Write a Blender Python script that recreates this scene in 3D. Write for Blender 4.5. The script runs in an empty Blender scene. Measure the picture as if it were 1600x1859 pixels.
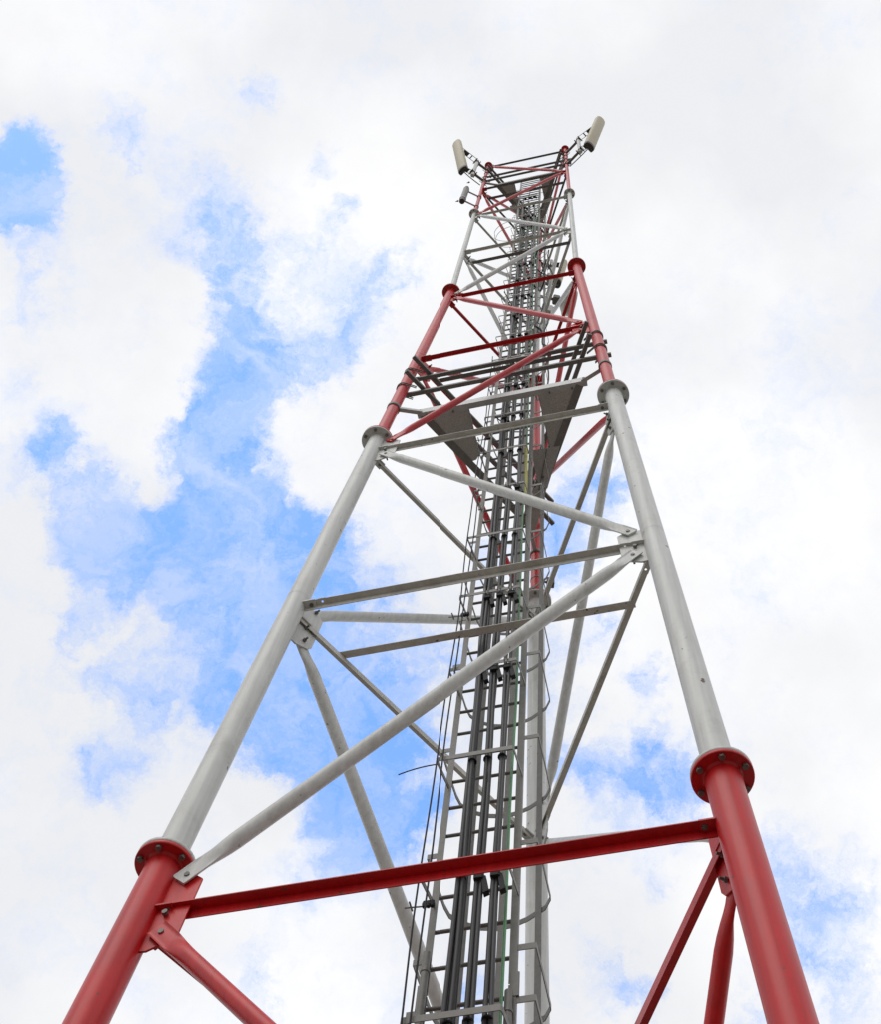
import bpy, bmesh, math, random
from mathutils import Vector, Matrix
random.seed(7)
sc = bpy.context.scene
COL = sc.collection
R = math.radians
UP = 1.6                      # eye height: every height below is given above the eye, then lifted by UP

# ------------------------------------------------------------------ camera
cam_d = bpy.data.cameras.new('camera')
cam = bpy.data.objects.new('camera', cam_d)
COL.objects.link(cam)
pitch, roll = 1.21147903, 0.10793139
fwd = Vector((0, math.cos(pitch), math.sin(pitch)))
upv = Vector((0, -math.sin(pitch), math.cos(pitch)))
rgt = Vector((1, 0, 0))
cr, sr = math.cos(roll), math.sin(roll)
cx_, cy_ = rgt * cr + upv * sr, -rgt * sr + upv * cr
m = Matrix((cx_, cy_, -fwd)).transposed().to_4x4()
m.translation = Vector((0, 0, UP))
cam.matrix_world = m
cam_d.sensor_fit = 'VERTICAL'
cam_d.sensor_height = 24.0
cam_d.sensor_width = 24.0 * 1600 / 1859
cam_d.lens = 2297.598 / 1859 * 24.0
cam_d.shift_x = (800 - 901.84) / 1859
cam_d.shift_y = (800.11 - 929.5) / 1859
cam_d.clip_start = 0.05
cam_d.clip_end = 5000
sc.camera = cam

# ------------------------------------------------------------------ world: blue sky with broken cloud
SUN_EL, SUN_AZ = R(52), R(215)       # azimuth clockwise from +Y: behind and left of the camera
w = bpy.data.worlds.new('World')
sc.world = w
w.use_nodes = True
nt = w.node_tree
nt.nodes.clear()
N, L = nt.nodes, nt.links
def wn(t, **k):
    n = N.new(t)
    for a, b in k.items():
        setattr(n, a, b)
    return n
def wmath(op, a, b=None, clamp=False):
    n = wn('ShaderNodeMath', operation=op, use_clamp=clamp)
    for i, v in enumerate((a, b)):
        if v is None: continue
        if isinstance(v, (int, float)): n.inputs[i].default_value = v
        else: L.new(v, n.inputs[i])
    return n.outputs[0]
def vmath(op, a, b=None, scale=None):
    n = wn('ShaderNodeVectorMath', operation=op)
    for i, v in enumerate((a, b)):
        if v is None: continue
        if isinstance(v, (tuple, list)): n.inputs[i].default_value = v
        else: L.new(v, n.inputs[i])
    if scale is not None: n.inputs['Scale'].default_value = scale
    return n
def wnoise(vec, scale, detail, rough, lac=2.0):
    n = wn('ShaderNodeTexNoise')
    L.new(vec, n.inputs['Vector'])
    n.inputs['Scale'].default_value = scale
    n.inputs['Detail'].default_value = detail
    n.inputs['Roughness'].default_value = rough
    n.inputs['Lacunarity'].default_value = lac
    return n
tc = wn('ShaderNodeTexCoord')
direction = tc.outputs['Generated']
sky = wn('ShaderNodeTexSky', sky_type='NISHITA')
sky.sun_disc = False
sky.sun_elevation = SUN_EL
sky.sun_rotation = SUN_AZ
sky.air_density = 1.0
sky.dust_density = 1.2
sky.ozone_density = 2.0
# wind-blown warp of the cloud edges
w1 = wnoise(direction, 9.0, 9.0, 0.66)
w2 = wnoise(direction, 34.0, 7.0, 0.66)
d1 = vmath('SUBTRACT', w1.outputs['Color'], (0.5, 0.5, 0.5))
d1 = vmath('SCALE', d1.outputs[0], scale=0.085)
d2 = vmath('SUBTRACT', w2.outputs['Color'], (0.5, 0.5, 0.5))
d2 = vmath('SCALE', d2.outputs[0], scale=0.045)
wd = vmath('ADD', direction, d1.outputs[0])
wd = vmath('ADD', wd.outputs[0], d2.outputs[0])
# openings in the cloud cover: sky direction x, y, z, angular size, openness
GAPS = [(-0.3649, 0.1831, 0.9129, 0.0193, 1.25), (-0.3677, 0.1524, 0.9174, 0.0131, 1.1), (-0.3691, 0.2065, 0.9062, 0.0151, 1.25), (-0.2982, 0.1423, 0.9438, 0.0157, 0.62), (-0.293, 0.1736, 0.9402, 0.0071, 0.69), (-0.2382, 0.2166, 0.9468, 0.0205, 0.5), (-0.2227, 0.2605, 0.9394, 0.0199, 0.88), (-0.2117, 0.2926, 0.9325, 0.0209, 1.1), (-0.2044, 0.3247, 0.9235, 0.0231, 1.1), (-0.2126, 0.361, 0.908, 0.0251, 1.1), (-0.2326, 0.3615, 0.9029, 0.0165, 0.88), (-0.1926, 0.3922, 0.8995, 0.0231, 1.1), (-0.2154, 0.4043, 0.8889, 0.0249, 1.1), (-0.1922, 0.4272, 0.8835, 0.0251, 1.1), (-0.2323, 0.4275, 0.8737, 0.0247, 0.88), (-0.1686, 0.4497, 0.8771, 0.0253, 1.1), (-0.1552, 0.4263, 0.8912, 0.0212, 0.99), (-0.1218, 0.425, 0.897, 0.0193, 0.99), (-0.1303, 0.4562, 0.8803, 0.0213, 1.1), (-0.1303, 0.1853, 0.974, 0.0102, 0.88), (-0.1542, 0.1475, 0.977, 0.0104, 0.76), (-0.1995, 0.107, 0.974, 0.0102, 0.44), (-0.0959, 0.2357, 0.9671, 0.0193, 0.55), (-0.1146, 0.2621, 0.9582, 0.0215, 0.4), (-0.1529, 0.3019, 0.941, 0.0213, 0.71), (-0.1282, 0.2962, 0.9465, 0.0129, 0.55), (-0.1803, 0.2788, 0.9433, 0.0211, 0.4), (-0.3604, 0.2373, 0.9021, 0.0133, 0.44), (-0.3509, 0.2722, 0.896, 0.0154, 0.44), (-0.3244, 0.3614, 0.8742, 0.0137, 0.35), (-0.3212, 0.3881, 0.8638, 0.0156, 0.38), (-0.2875, 0.4191, 0.8612, 0.022, 0.71), (-0.2586, 0.4347, 0.8626, 0.0223, 0.88), (-0.3083, 0.4296, 0.8488, 0.0157, 0.55), (-0.2777, 0.4601, 0.8433, 0.0199, 0.66), (-0.298, 0.4947, 0.8164, 0.0117, 0.55), (-0.183, 0.4908, 0.8518, 0.0291, 0.77), (-0.1547, 0.5158, 0.8426, 0.0251, 0.88), (-0.1697, 0.5473, 0.8195, 0.0247, 0.55), (-0.1432, 0.5609, 0.8154, 0.0248, 0.99), (-0.1022, 0.5601, 0.8221, 0.0251, 1.1), (-0.085, 0.5896, 0.8032, 0.0229, 1.1), (-0.0602, 0.6143, 0.7868, 0.0207, 0.99), (-0.0836, 0.6214, 0.779, 0.0164, 0.77), (-0.0496, 0.5474, 0.8354, 0.0212, 1.1), (-0.0771, 0.4726, 0.8779, 0.0172, 0.66), (-0.091, 0.5248, 0.8463, 0.0212, 0.88), (-0.0429, 0.504, 0.8627, 0.0171, 0.66), (-0.0363, 0.5806, 0.8134, 0.021, 0.88), (-0.0241, 0.6059, 0.7952, 0.0146, 0.55), (0.0699, 0.3963, 0.9155, 0.0194, 0.88), (0.0606, 0.4291, 0.9012, 0.0173, 0.88), (0.0887, 0.3697, 0.9249, 0.0129, 0.44), (0.1378, 0.5084, 0.85, 0.0118, 0.55), (0.1412, 0.543, 0.8278, 0.0146, 0.83), (0.1354, 0.5709, 0.8098, 0.0186, 0.77), (0.0932, 0.5674, 0.8182, 0.0167, 0.55), (0.0637, 0.4935, 0.8674, 0.015, 0.66), (0.0964, 0.478, 0.873, 0.0128, 0.44), (0.1727, 0.5741, 0.8003, 0.0163, 0.44), (0.2524, 0.5823, 0.7728, 0.0157, 0.55), (0.2497, 0.613, 0.7496, 0.0233, 0.66), (0.2865, 0.5916, 0.7536, 0.0191, 0.55), (0.2797, 0.6223, 0.7311, 0.0227, 0.55), (0.1323, 0.6739, 0.7269, 0.0159, 0.55), (0.1522, 0.6758, 0.7212, 0.0118, 0.55), (0.2251, 0.6713, 0.7062, 0.0229, 0.44), (-0.2557, 0.5803, 0.7732, 0.0175, 0.5), (-0.1156, 0.6984, 0.7063, 0.0235, 0.28), (0.026, 0.6928, 0.7207, 0.016, 0.33), (0.1481, 0.6225, 0.7685, 0.0122, 0.28), (0.0085, 0.4311, 0.9023, 0.013, 0.44), (-0.0036, 0.5081, 0.8613, 0.0171, 0.55), (-0.0631, 0.3409, 0.938, 0.013, 0.22), (-0.2873, 0.4705, 0.8343, 0.0237, 0.35), (-0.2512, 0.5282, 0.8111, 0.0319, 0.38), (-0.22, 0.5084, 0.8325, 0.0285, 0.45), (-0.2168, 0.4797, 0.8502, 0.0246, 0.55), (-0.2387, 0.4648, 0.8526, 0.0245, 0.5), (-0.1679, 0.2328, 0.9579, 0.0169, 0.35), (-0.2019, 0.2185, 0.9547, 0.0187, 0.4), (-0.1449, 0.2105, 0.9668, 0.0148, 0.35), (-0.0994, 0.2859, 0.9531, 0.0194, 0.35), (-0.0693, 0.6332, 0.7709, 0.0164, 0.5), (-0.1033, 0.6459, 0.7564, 0.0162, 0.3), (-0.3568, 0.3264, 0.8753, 0.0153, 0.24), (-0.3299, 0.3765, 0.8657, 0.0156, 0.24), (-0.1779, 0.4114, 0.8939, 0.0211, 0.7), (-0.1448, 0.4717, 0.8698, 0.0254, 0.9), (-0.1286, 0.4972, 0.858, 0.0211, 0.9), (-0.1901, 0.4424, 0.8764, 0.0293, 0.8), (-0.3027, 0.3886, 0.8703, 0.0158, 0.3), (-0.1881, 0.3241, 0.9272, 0.0169, 0.3), (-0.1767, 0.53, 0.8294, 0.0206, 0.6), (0.1697, 0.5876, 0.7912, 0.0204, 0.3), (0.2259, 0.5947, 0.7716, 0.0198, 0.25), (0.2942, 0.6401, 0.7097, 0.0186, 0.3), (0.0865, 0.5444, 0.8344, 0.0211, 0.4), (0.0627, 0.5228, 0.8502, 0.017, 0.4), (0.1631, 0.5561, 0.8149, 0.0165, 0.3), (-0.2856, 0.5229, 0.8032, 0.0234, 0.25), (-0.2572, 0.1653, 0.9521, 0.0161, 0.2), (-0.2207, 0.1831, 0.958, 0.0164, 0.2), (-0.3742, 0.1643, 0.9127, 0.0149, 1), (-0.3717, 0.1872, 0.9093, 0.0188, 1), (-0.3571, 0.1595, 0.9203, 0.0102, 0.49)]
tot = None
for gx, gy, gz, gr, gs in GAPS:
    dn = vmath('DISTANCE', wd.outputs[0], (gx, gy, gz))
    mr = wn('ShaderNodeMapRange', interpolation_type='SMOOTHSTEP')
    L.new(dn.outputs['Value'], mr.inputs['Value'])
    mr.inputs['From Min'].default_value = gr * 2.3
    mr.inputs['From Max'].default_value = gr * 0.1
    mr.inputs['To Min'].default_value = 0.0
    mr.inputs['To Max'].default_value = gs
    tot = mr.outputs[0] if tot is None else wmath('ADD', tot, mr.outputs[0])
tot = wmath('MINIMUM', tot, 1.25)
wisp = wnoise(wd.outputs[0], 17.0, 12.0, 0.72)
wisp2 = wnoise(wd.outputs[0], 6.5, 6.0, 0.58)
nz = wmath('SUBTRACT', wisp.outputs['Fac'], 0.5)
nz = wmath('MULTIPLY', nz, 3.0)
nz2 = wmath('SUBTRACT', wisp2.outputs['Fac'], 0.5)
nz2 = wmath('MULTIPLY', nz2, 1.0)
near = wmath('ADD', wmath('MULTIPLY', tot, 1.6), 0.42, clamp=True)
nz = wmath('MULTIPLY', nz, near)
openness = wmath('ADD', tot, nz)
openness = wmath('ADD', openness, nz2)
mr = wn('ShaderNodeMapRange', interpolation_type='SMOOTHSTEP')
L.new(openness, mr.inputs['Value'])
mr.inputs['From Min'].default_value = -0.10
mr.inputs['From Max'].default_value = 1.18
wisp3 = wnoise(wd.outputs[0], 14.0, 11.0, 0.68)
wisp3.inputs['Distortion'].default_value = 0.6
mw = wn('ShaderNodeMapRange')
L.new(wisp3.outputs['Fac'], mw.inputs['Value'])
mw.inputs['From Min'].default_value = 0.40
mw.inputs['From Max'].default_value = 0.62
mw.inputs['To Min'].default_value = 1.0
mw.inputs['To Max'].default_value = 0.58
blue = wmath('MULTIPLY', mr.outputs[0], mw.outputs[0])
# cloud brightness: thick parts a shade greyer
gn = wnoise(direction, 4.2, 6.0, 0.52)
gr_ = wn('ShaderNodeMapRange')
L.new(gn.outputs['Fac'], gr_.inputs['Value'])
gr_.inputs['From Min'].default_value = 0.40
gr_.inputs['From Max'].default_value = 0.62
gr_.inputs['To Min'].default_value = 0.84
gr_.inputs['To Max'].default_value = 1.0
ccol = wn('ShaderNodeMix', data_type='RGBA')
ccol.inputs['A'].default_value = (0.84, 0.85, 0.875, 1)
ccol.inputs['B'].default_value = (0.995, 0.995, 1.0, 1)
L.new(gr_.outputs[0], ccol.inputs['Factor'])
gm = wn('ShaderNodeMapRange')
L.new(gr_.outputs[0], gm.inputs['Value'])
gm.inputs['From Min'].default_value = 0.84
gm.inputs['From Max'].default_value = 1.0
L.new(gm.outputs[0], ccol.inputs['Factor'])
bg_sky = wn('ShaderNodeBackground')
bg_sky.inputs['Strength'].default_value = 0.15
L.new(sky.outputs[0], bg_sky.inputs['Color'])
# thin veil of haze under the blue
bg_veil = wn('ShaderNodeBackground')
bg_veil.inputs['Color'].default_value = (0.115, 0.285, 0.70, 1)
bg_veil.inputs['Strength'].default_value = 1.0
add = wn('ShaderNodeAddShader')
L.new(bg_sky.outputs[0], add.inputs[0])
L.new(bg_veil.outputs[0], add.inputs[1])
bg_cl = wn('ShaderNodeBackground')
bg_cl.inputs['Strength'].default_value = 1.02
L.new(ccol.outputs['Result'], bg_cl.inputs['Color'])
mix = wn('ShaderNodeMixShader')
L.new(blue, mix.inputs[0])
L.new(bg_cl.outputs[0], mix.inputs[1])
L.new(add.outputs[0], mix.inputs[2])
wo = wn('ShaderNodeOutputWorld')
L.new(mix.outputs[0], wo.inputs[0])

sun_d = bpy.data.lights.new('sun', 'SUN')
sun_d.energy = 0.7
sun_d.angle = R(40)
sun_d.color = (1.0, 0.96, 0.9)
sun = bpy.data.objects.new('sun', sun_d)
COL.objects.link(sun)
sdir = Vector((math.sin(SUN_AZ) * math.cos(SUN_EL), math.cos(SUN_AZ) * math.cos(SUN_EL), math.sin(SUN_EL)))
sun.rotation_euler = sdir.to_track_quat('Z', 'Y').to_euler()
sun.location = (-20, -20, 40)

sc.view_settings.view_transform = 'Standard'
sc.view_settings.look = 'None'
sc.view_settings.exposure = 0.0
sc.view_settings.gamma = 1.0
sc.view_settings.use_curve_mapping = False
sc.render.engine = 'CYCLES'

# ------------------------------------------------------------------ materials
def mat(name, base, rough=0.5, metal=0.0, spec=0.5, var=0.12, vscale=9.0, grime=None, gamt=0.0, gscale=3.0, bump=0.0, bscale=60.0, coat=0.0, streak=0.0):
    mm = bpy.data.materials.new(name)
    mm.use_nodes = True
    t = mm.node_tree
    b = t.nodes['Principled BSDF']
    b.inputs['Roughness'].default_value = rough
    b.inputs['Metallic'].default_value = metal
    b.inputs['Specular IOR Level'].default_value = spec
    b.inputs['Coat Weight'].default_value = coat
    b.inputs['Coat Roughness'].default_value = 0.35
    tcn = t.nodes.new('ShaderNodeTexCoord')
    n1 = t.nodes.new('ShaderNodeTexNoise')
    n1.inputs['Scale'].default_value = vscale
    n1.inputs['Detail'].default_value = 8
    n1.inputs['Roughness'].default_value = 0.65
    t.links.new(tcn.outputs['Object'], n1.inputs['Vector'])
    mx = t.nodes.new('ShaderNodeMix'); mx.data_type = 'RGBA'
    lo = [max(0, c * (1 - var)) for c in base]; hi = [min(1, c * (1 + var)) for c in base]
    mx.inputs['A'].default_value = (*lo, 1); mx.inputs['B'].default_value = (*hi, 1)
    r1 = t.nodes.new('ShaderNodeMapRange')
    r1.inputs['From Min'].default_value = 0.3; r1.inputs['From Max'].default_value = 0.7
    t.links.new(n1.outputs['Fac'], r1.inputs['Value'])
    t.links.new(r1.outputs[0], mx.inputs['Factor'])
    out = mx.outputs['Result']
    if grime:
        n2 = t.nodes.new('ShaderNodeTexNoise')
        n2.inputs['Scale'].default_value = gscale
        n2.inputs['Detail'].default_value = 10
        n2.inputs['Roughness'].default_value = 0.7
        t.links.new(tcn.outputs['Object'], n2.inputs['Vector'])
        r2 = t.nodes.new('ShaderNodeMapRange')
        r2.inputs['From Min'].default_value = 0.52; r2.inputs['From Max'].default_value = 0.75
        r2.inputs['To Max'].default_value = gamt
        t.links.new(n2.outputs['Fac'], r2.inputs['Value'])
        m2 = t.nodes.new('ShaderNodeMix'); m2.data_type = 'RGBA'
        m2.inputs['B'].default_value = (*grime, 1)
        t.links.new(out, m2.inputs['A'])
        t.links.new(r2.outputs[0], m2.inputs['Factor'])
        # small chips and rust specks
        n3 = t.nodes.new('ShaderNodeTexNoise')
        n3.inputs['Scale'].default_value = gscale * 9
        n3.inputs['Detail'].default_value = 4
        t.links.new(tcn.outputs['Object'], n3.inputs['Vector'])
        r3 = t.nodes.new('ShaderNodeMapRange')
        r3.inputs['From Min'].default_value = 0.69; r3.inputs['From Max'].default_value = 0.74
        r3.inputs['To Max'].default_value = min(1, gamt * 1.8)
        t.links.new(n3.outputs['Fac'], r3.inputs['Value'])
        m3 = t.nodes.new('ShaderNodeMix'); m3.data_type = 'RGBA'
        m3.inputs['B'].default_value = (0.10, 0.055, 0.035, 1)
        t.links.new(m2.outputs['Result'], m3.inputs['A'])
        t.links.new(r3.outputs[0], m3.inputs['Factor'])
        out = m3.outputs['Result']
    if streak:
        # faint run marks down the member
        mp = t.nodes.new('ShaderNodeMapping')
        mp.inputs['Scale'].default_value = (34, 34, 1.3)
        t.links.new(tcn.outputs['Object'], mp.inputs['Vector'])
        n5 = t.nodes.new('ShaderNodeTexNoise')
        n5.inputs['Scale'].default_value = 1.0; n5.inputs['Detail'].default_value = 5
        t.links.new(mp.outputs[0], n5.inputs['Vector'])
        r5 = t.nodes.new('ShaderNodeMapRange')
        r5.inputs['From Min'].default_value = 0.35; r5.inputs['From Max'].default_value = 0.65
        r5.inputs['To Min'].default_value = 1 - streak; r5.inputs['To Max'].default_value = 1.0
        t.links.new(n5.outputs['Fac'], r5.inputs['Value'])
        m5 = t.nodes.new('ShaderNodeVectorMath'); m5.operation = 'SCALE'
        t.links.new(out, m5.inputs[0]); t.links.new(r5.outputs[0], m5.inputs['Scale'])
        out = m5.outputs[0]
    t.links.new(out, b.inputs['Base Color'])
    rr = t.nodes.new('ShaderNodeMapRange')
    rr.inputs['To Min'].default_value = max(0.05, rough - 0.07); rr.inputs['To Max'].default_value = min(1, rough + 0.1)
    t.links.new(n1.outputs['Fac'], rr.inputs['Value'])
    t.links.new(rr.outputs[0], b.inputs['Roughness'])
    if bump:
        n4 = t.nodes.new('ShaderNodeTexNoise')
        n4.inputs['Scale'].default_value = bscale
        n4.inputs['Detail'].default_value = 3
        t.links.new(tcn.outputs['Object'], n4.inputs['Vector'])
        bp = t.nodes.new('ShaderNodeBump')
        bp.inputs['Strength'].default_value = bump
        bp.inputs['Distance'].default_value = 0.004
        t.links.new(n4.outputs['Fac'], bp.inputs['Height'])
        t.links.new(bp.outputs[0], b.inputs['Normal'])
    return mm
M = {
 'red':   mat('red_paint', (0.55, 0.007, 0.010), 0.37, spec=0.42, var=0.14, vscale=5, grime=(0.20, 0.03, 0.025), gamt=0.5, gscale=2.5, bump=0.12, bscale=30, streak=0.18, coat=0.08),
 'white': mat('white_paint', (0.62, 0.625, 0.605), 0.40, spec=0.5, var=0.06, vscale=4, grime=(0.34, 0.32, 0.27), gamt=0.6, gscale=1.9, bump=0.15, bscale=30, streak=0.15),
 'galv':  mat('galvanised_steel', (0.185, 0.182, 0.17), 0.52, metal=0.25, var=0.18, vscale=14, grime=(0.19, 0.17, 0.14), gamt=0.5, gscale=3, bump=0.1),
 'zinc':  mat('bright_zinc', (0.44, 0.45, 0.45), 0.45, metal=0.3, var=0.15, vscale=12, grime=(0.28, 0.27, 0.25), gamt=0.4, gscale=3, bump=0.1),
 'dull':  mat('weathered_white_paint', (0.60, 0.585, 0.545), 0.5, var=0.1, vscale=8, grime=(0.30, 0.27, 0.21), gamt=0.6, gscale=3, bump=0.15, streak=0.1),
 'dark':  mat('dark_zinc', (0.17, 0.165, 0.155), 0.55, metal=0.2, var=0.2, vscale=16, grime=(0.09, 0.075, 0.06), gamt=0.5, gscale=4, bump=0.15),
 'deck':  mat('deck_sheet', (0.42, 0.41, 0.40), 0.6, metal=0.15, var=0.3, vscale=70, grime=(0.11, 0.095, 0.085), gamt=0.4, gscale=5, bump=0.5, bscale=120),
 'bolt':  mat('bolt_steel', (0.16, 0.155, 0.14), 0.45, metal=0.5, var=0.2, vscale=30),
 'black': mat('black_rubber', (0.018, 0.017, 0.018), 0.6, spec=0.3, var=0.25, vscale=8, bump=0.05),
 'cable': mat('cable_jacket', (0.036, 0.034, 0.036), 0.46, spec=0.42, var=0.25, vscale=10),
 'green': mat('green_wire', (0.10, 0.30, 0.13), 0.4, var=0.2, vscale=9),
 'yellow': mat('yellow_sleeve', (0.42, 0.40, 0.07), 0.45, var=0.12, vscale=20),
 'beige': mat('radome_plastic', (0.49, 0.44, 0.31), 0.5, var=0.06, vscale=18, grime=(0.34, 0.31, 0.24), gamt=0.5, gscale=5),
 'cap':   mat('end_cap_plastic', (0.06, 0.052, 0.045), 0.5, var=0.2, vscale=30),
 'concrete': mat('concrete', (0.34, 0.33, 0.31), 0.9, var=0.15, vscale=12, bump=0.4),
}

# ------------------------------------------------------------------ mesh helpers
class MB:
    def __init__(s): s.v = []; s.f = []; s.sm = []
    def add(s, vs, fs, smooth=False):
        o = len(s.v); s.v += [Vector(p) for p in vs]
        s.f += [[i + o for i in f] for f in fs]; s.sm += [smooth] * len(fs)
        return s
    def prism(s, poly, origin, ux, uy, uz, z0, z1):
        """extrude a 2-D outline (ux, uy) from z0 to z1 along uz"""
        n = len(poly)
        a = [origin + ux * p[0] + uy * p[1] + uz * z0 for p in poly]
        b = [origin + ux * p[0] + uy * p[1] + uz * z1 for p in poly]
        fs = [[i, (i + 1) % n, n + (i + 1) % n, n + i] for i in range(n)]
        fs += [list(range(n))[::-1], [n + i for i in range(n)]]
        return s.add(a + b, fs)
    def rings(s, rings, closed=True, caps=True, smooth=True):
        n = len(rings[0]); vs = [p for r in rings for p in r]; fs = []
        for k in range(len(rings) - 1):
            for i in range(n):
                j = (i + 1) % n
                fs.append([k * n + i, k * n + j, (k + 1) * n + j, (k + 1) * n + i])
        s.add(vs, fs, smooth)
        if caps:
            s.add(list(rings[0]), [list(range(n))[::-1]]); s.add(list(rings[-1]), [list(range(n))])
        return s
    def tube(s, p, q, r, r2=None, seg=20, caps=True):
        p, q = Vector(p), Vector(q); d = (q - p).normalized()
        a = d.orthogonal().normalized(); b = d.cross(a); r2 = r if r2 is None else r2
        c = [(math.cos(2 * math.pi * i / seg), math.sin(2 * math.pi * i / seg)) for i in range(seg)]
        return s.rings([[p + a * x * r + b * y * r for x, y in c], [q + a * x * r2 + b * y * r2 for x, y in c]], caps=caps)
    def path(s, pts, r, seg=8):
        pts = [Vector(p) for p in pts]; rg = []
        a = None
        for i, p in enumerate(pts):
            d = (pts[min(i + 1, len(pts) - 1)] - pts[max(i - 1, 0)]).normalized()
            a = d.orthogonal().normalized() if a is None else (a - d * a.dot(d)).normalized()
            b = d.cross(a)
            rg.append([p + a * math.cos(2 * math.pi * k / seg) * r + b * math.sin(2 * math.pi * k / seg) * r for k in range(seg)])
        return s.rings(rg)
    def bar(s, p, q, poly, side):
        """sweep outline poly (side, up) from p to q; 'side' is the horizontal side vector"""
        p, q = Vector(p), Vector(q); d = (q - p).normalized(); up = side.cross(d)
        if up.z < 0: up = -up
        return s.prism(poly, p, side, up, d, 0, (q - p).length)
    def box(s, c, ux, uy, uz, sx, sy, sz, bev=0.0):
        c = Vector(c); x, y = sx / 2, sy / 2
        if bev:
            poly = [(-x + bev, -y), (x - bev, -y), (x, -y + bev), (x, y - bev), (x - bev, y), (-x + bev, y), (-x, y - bev), (-x, -y + bev)]
        else: poly = [(-x, -y), (x, -y), (x, y), (-x, y)]
        return s.prism(poly, c, ux, uy, uz, -sz / 2, sz / 2)
ORG = {}
def tag(o, label=None, cat=None, group=None, kind=None):
    for k, v in (('label', label), ('category', cat), ('group', group), ('kind', kind)):
        if v: o[k] = v
    return o
def thing(name, loc, label, cat, group=None):
    o = bpy.data.objects.new(name, None); COL.objects.link(o)
    o.empty_display_size = 0.2; o.location = loc; ORG[o.name] = Vector(loc)
    return tag(o, label, cat, group)
def obj(name, mb, material, parent=None, bevel=0.0):
    c = sum(mb.v, Vector()) / len(mb.v)
    me = bpy.data.meshes.new(name)
    me.from_pydata([v - c for v in mb.v], [], mb.f)
    me.materials.append(M[material] if isinstance(material, str) else material)
    me.polygons.foreach_set('use_smooth', mb.sm)
    bm = bmesh.new(); bm.from_mesh(me); bmesh.ops.recalc_face_normals(bm, faces=bm.faces); bm.to_mesh(me); bm.free()
    me.update()
    o = bpy.data.objects.new(name, me); COL.objects.link(o)
    base = ORG[parent.name] if parent else Vector()
    o.parent = parent; o.location = c - base; ORG[o.name] = c
    if bevel:
        b = o.modifiers.new('bevel', 'BEVEL'); b.width = bevel; b.segments = 2; b.limit_method = 'ANGLE'; b.angle_limit = R(50)
    return o
def copy_part(src, delta, parent=None, srcworld=None):
    o = src.copy(); COL.objects.link(o)
    wpos = ORG[src.name] + delta
    parent = parent or src.parent
    o.parent = parent; o.location = wpos - ORG[parent.name]; ORG[o.name] = wpos
    return o
X, Y, Z = Vector((1, 0, 0)), Vector((0, 1, 0)), Vector((0, 0, 1))

# ------------------------------------------------------------------ tower frame of reference
PHI = R(191.85492295)
TX, TY = 0.17065900, 4.93776309
FZ = [-1.24, 5.3826, 12.0050, 18.6654, 25.1787, 31.7550]        # flange joints above the eye
FR = [1.9916, 1.6999, 1.4082, 1.1151, 1.1151, 1.1151]
ANG = {'A': 0, 'B': 120, 'C': 240}
def rad(z):
    for i in range(5):
        if z <= FZ[i + 1] or i == 4:
            t = (z - FZ[i]) / (FZ[i + 1] - FZ[i]); return FR[i] * (1 - t) + FR[i + 1] * t
def leg(l, z):
    a = PHI + R(ANG[l]); r = rad(z)
    return Vector((TX + r * math.cos(a), TY + r * math.sin(a), z + UP))
E_ = Vector((0.95027101, -0.31142414, 0)); N_ = Vector((0.31142414, 0.95027101, 0)); B0 = Vector((-1.019, 4.989, 0))
def P(s, h, z): return B0 + E_ * s + N_ * h + Z * (z + UP)
def sh(v): d = v - B0; return d.dot(E_), d.dot(N_)
PR = [0.095, 0.084, 0.064, 0.043, 0.0375]
FLR = [0.16, 0.16, 0.1375, 0.11, 0.098]
NZ = {-2: -1.0, -1: 1.70, 0: 5.02, 1: 8.33, 2: 11.68, 3: 14.97, 4: 18.27, 5: 21.5, 6: 24.9, 7: 28.1, 8: 31.4}
SECTION_COLOUR = ['red', 'white', 'red', 'white', 'red']

# ------------------------------------------------------------------ ground
gm_ = mat('meadow', (0.18, 0.165, 0.14), 0.95, spec=0.1, var=0.35, vscale=0.6, grime=(0.15, 0.15, 0.09), gamt=0.6, gscale=0.15)
g = MB(); g.add([(-3000, -3000, 0), (3000, -3000, 0), (3000, 3000, 0), (-3000, 3000, 0)], [[0, 1, 2, 3]])
tag(obj('ground', g, gm_), kind='structure')

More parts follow.
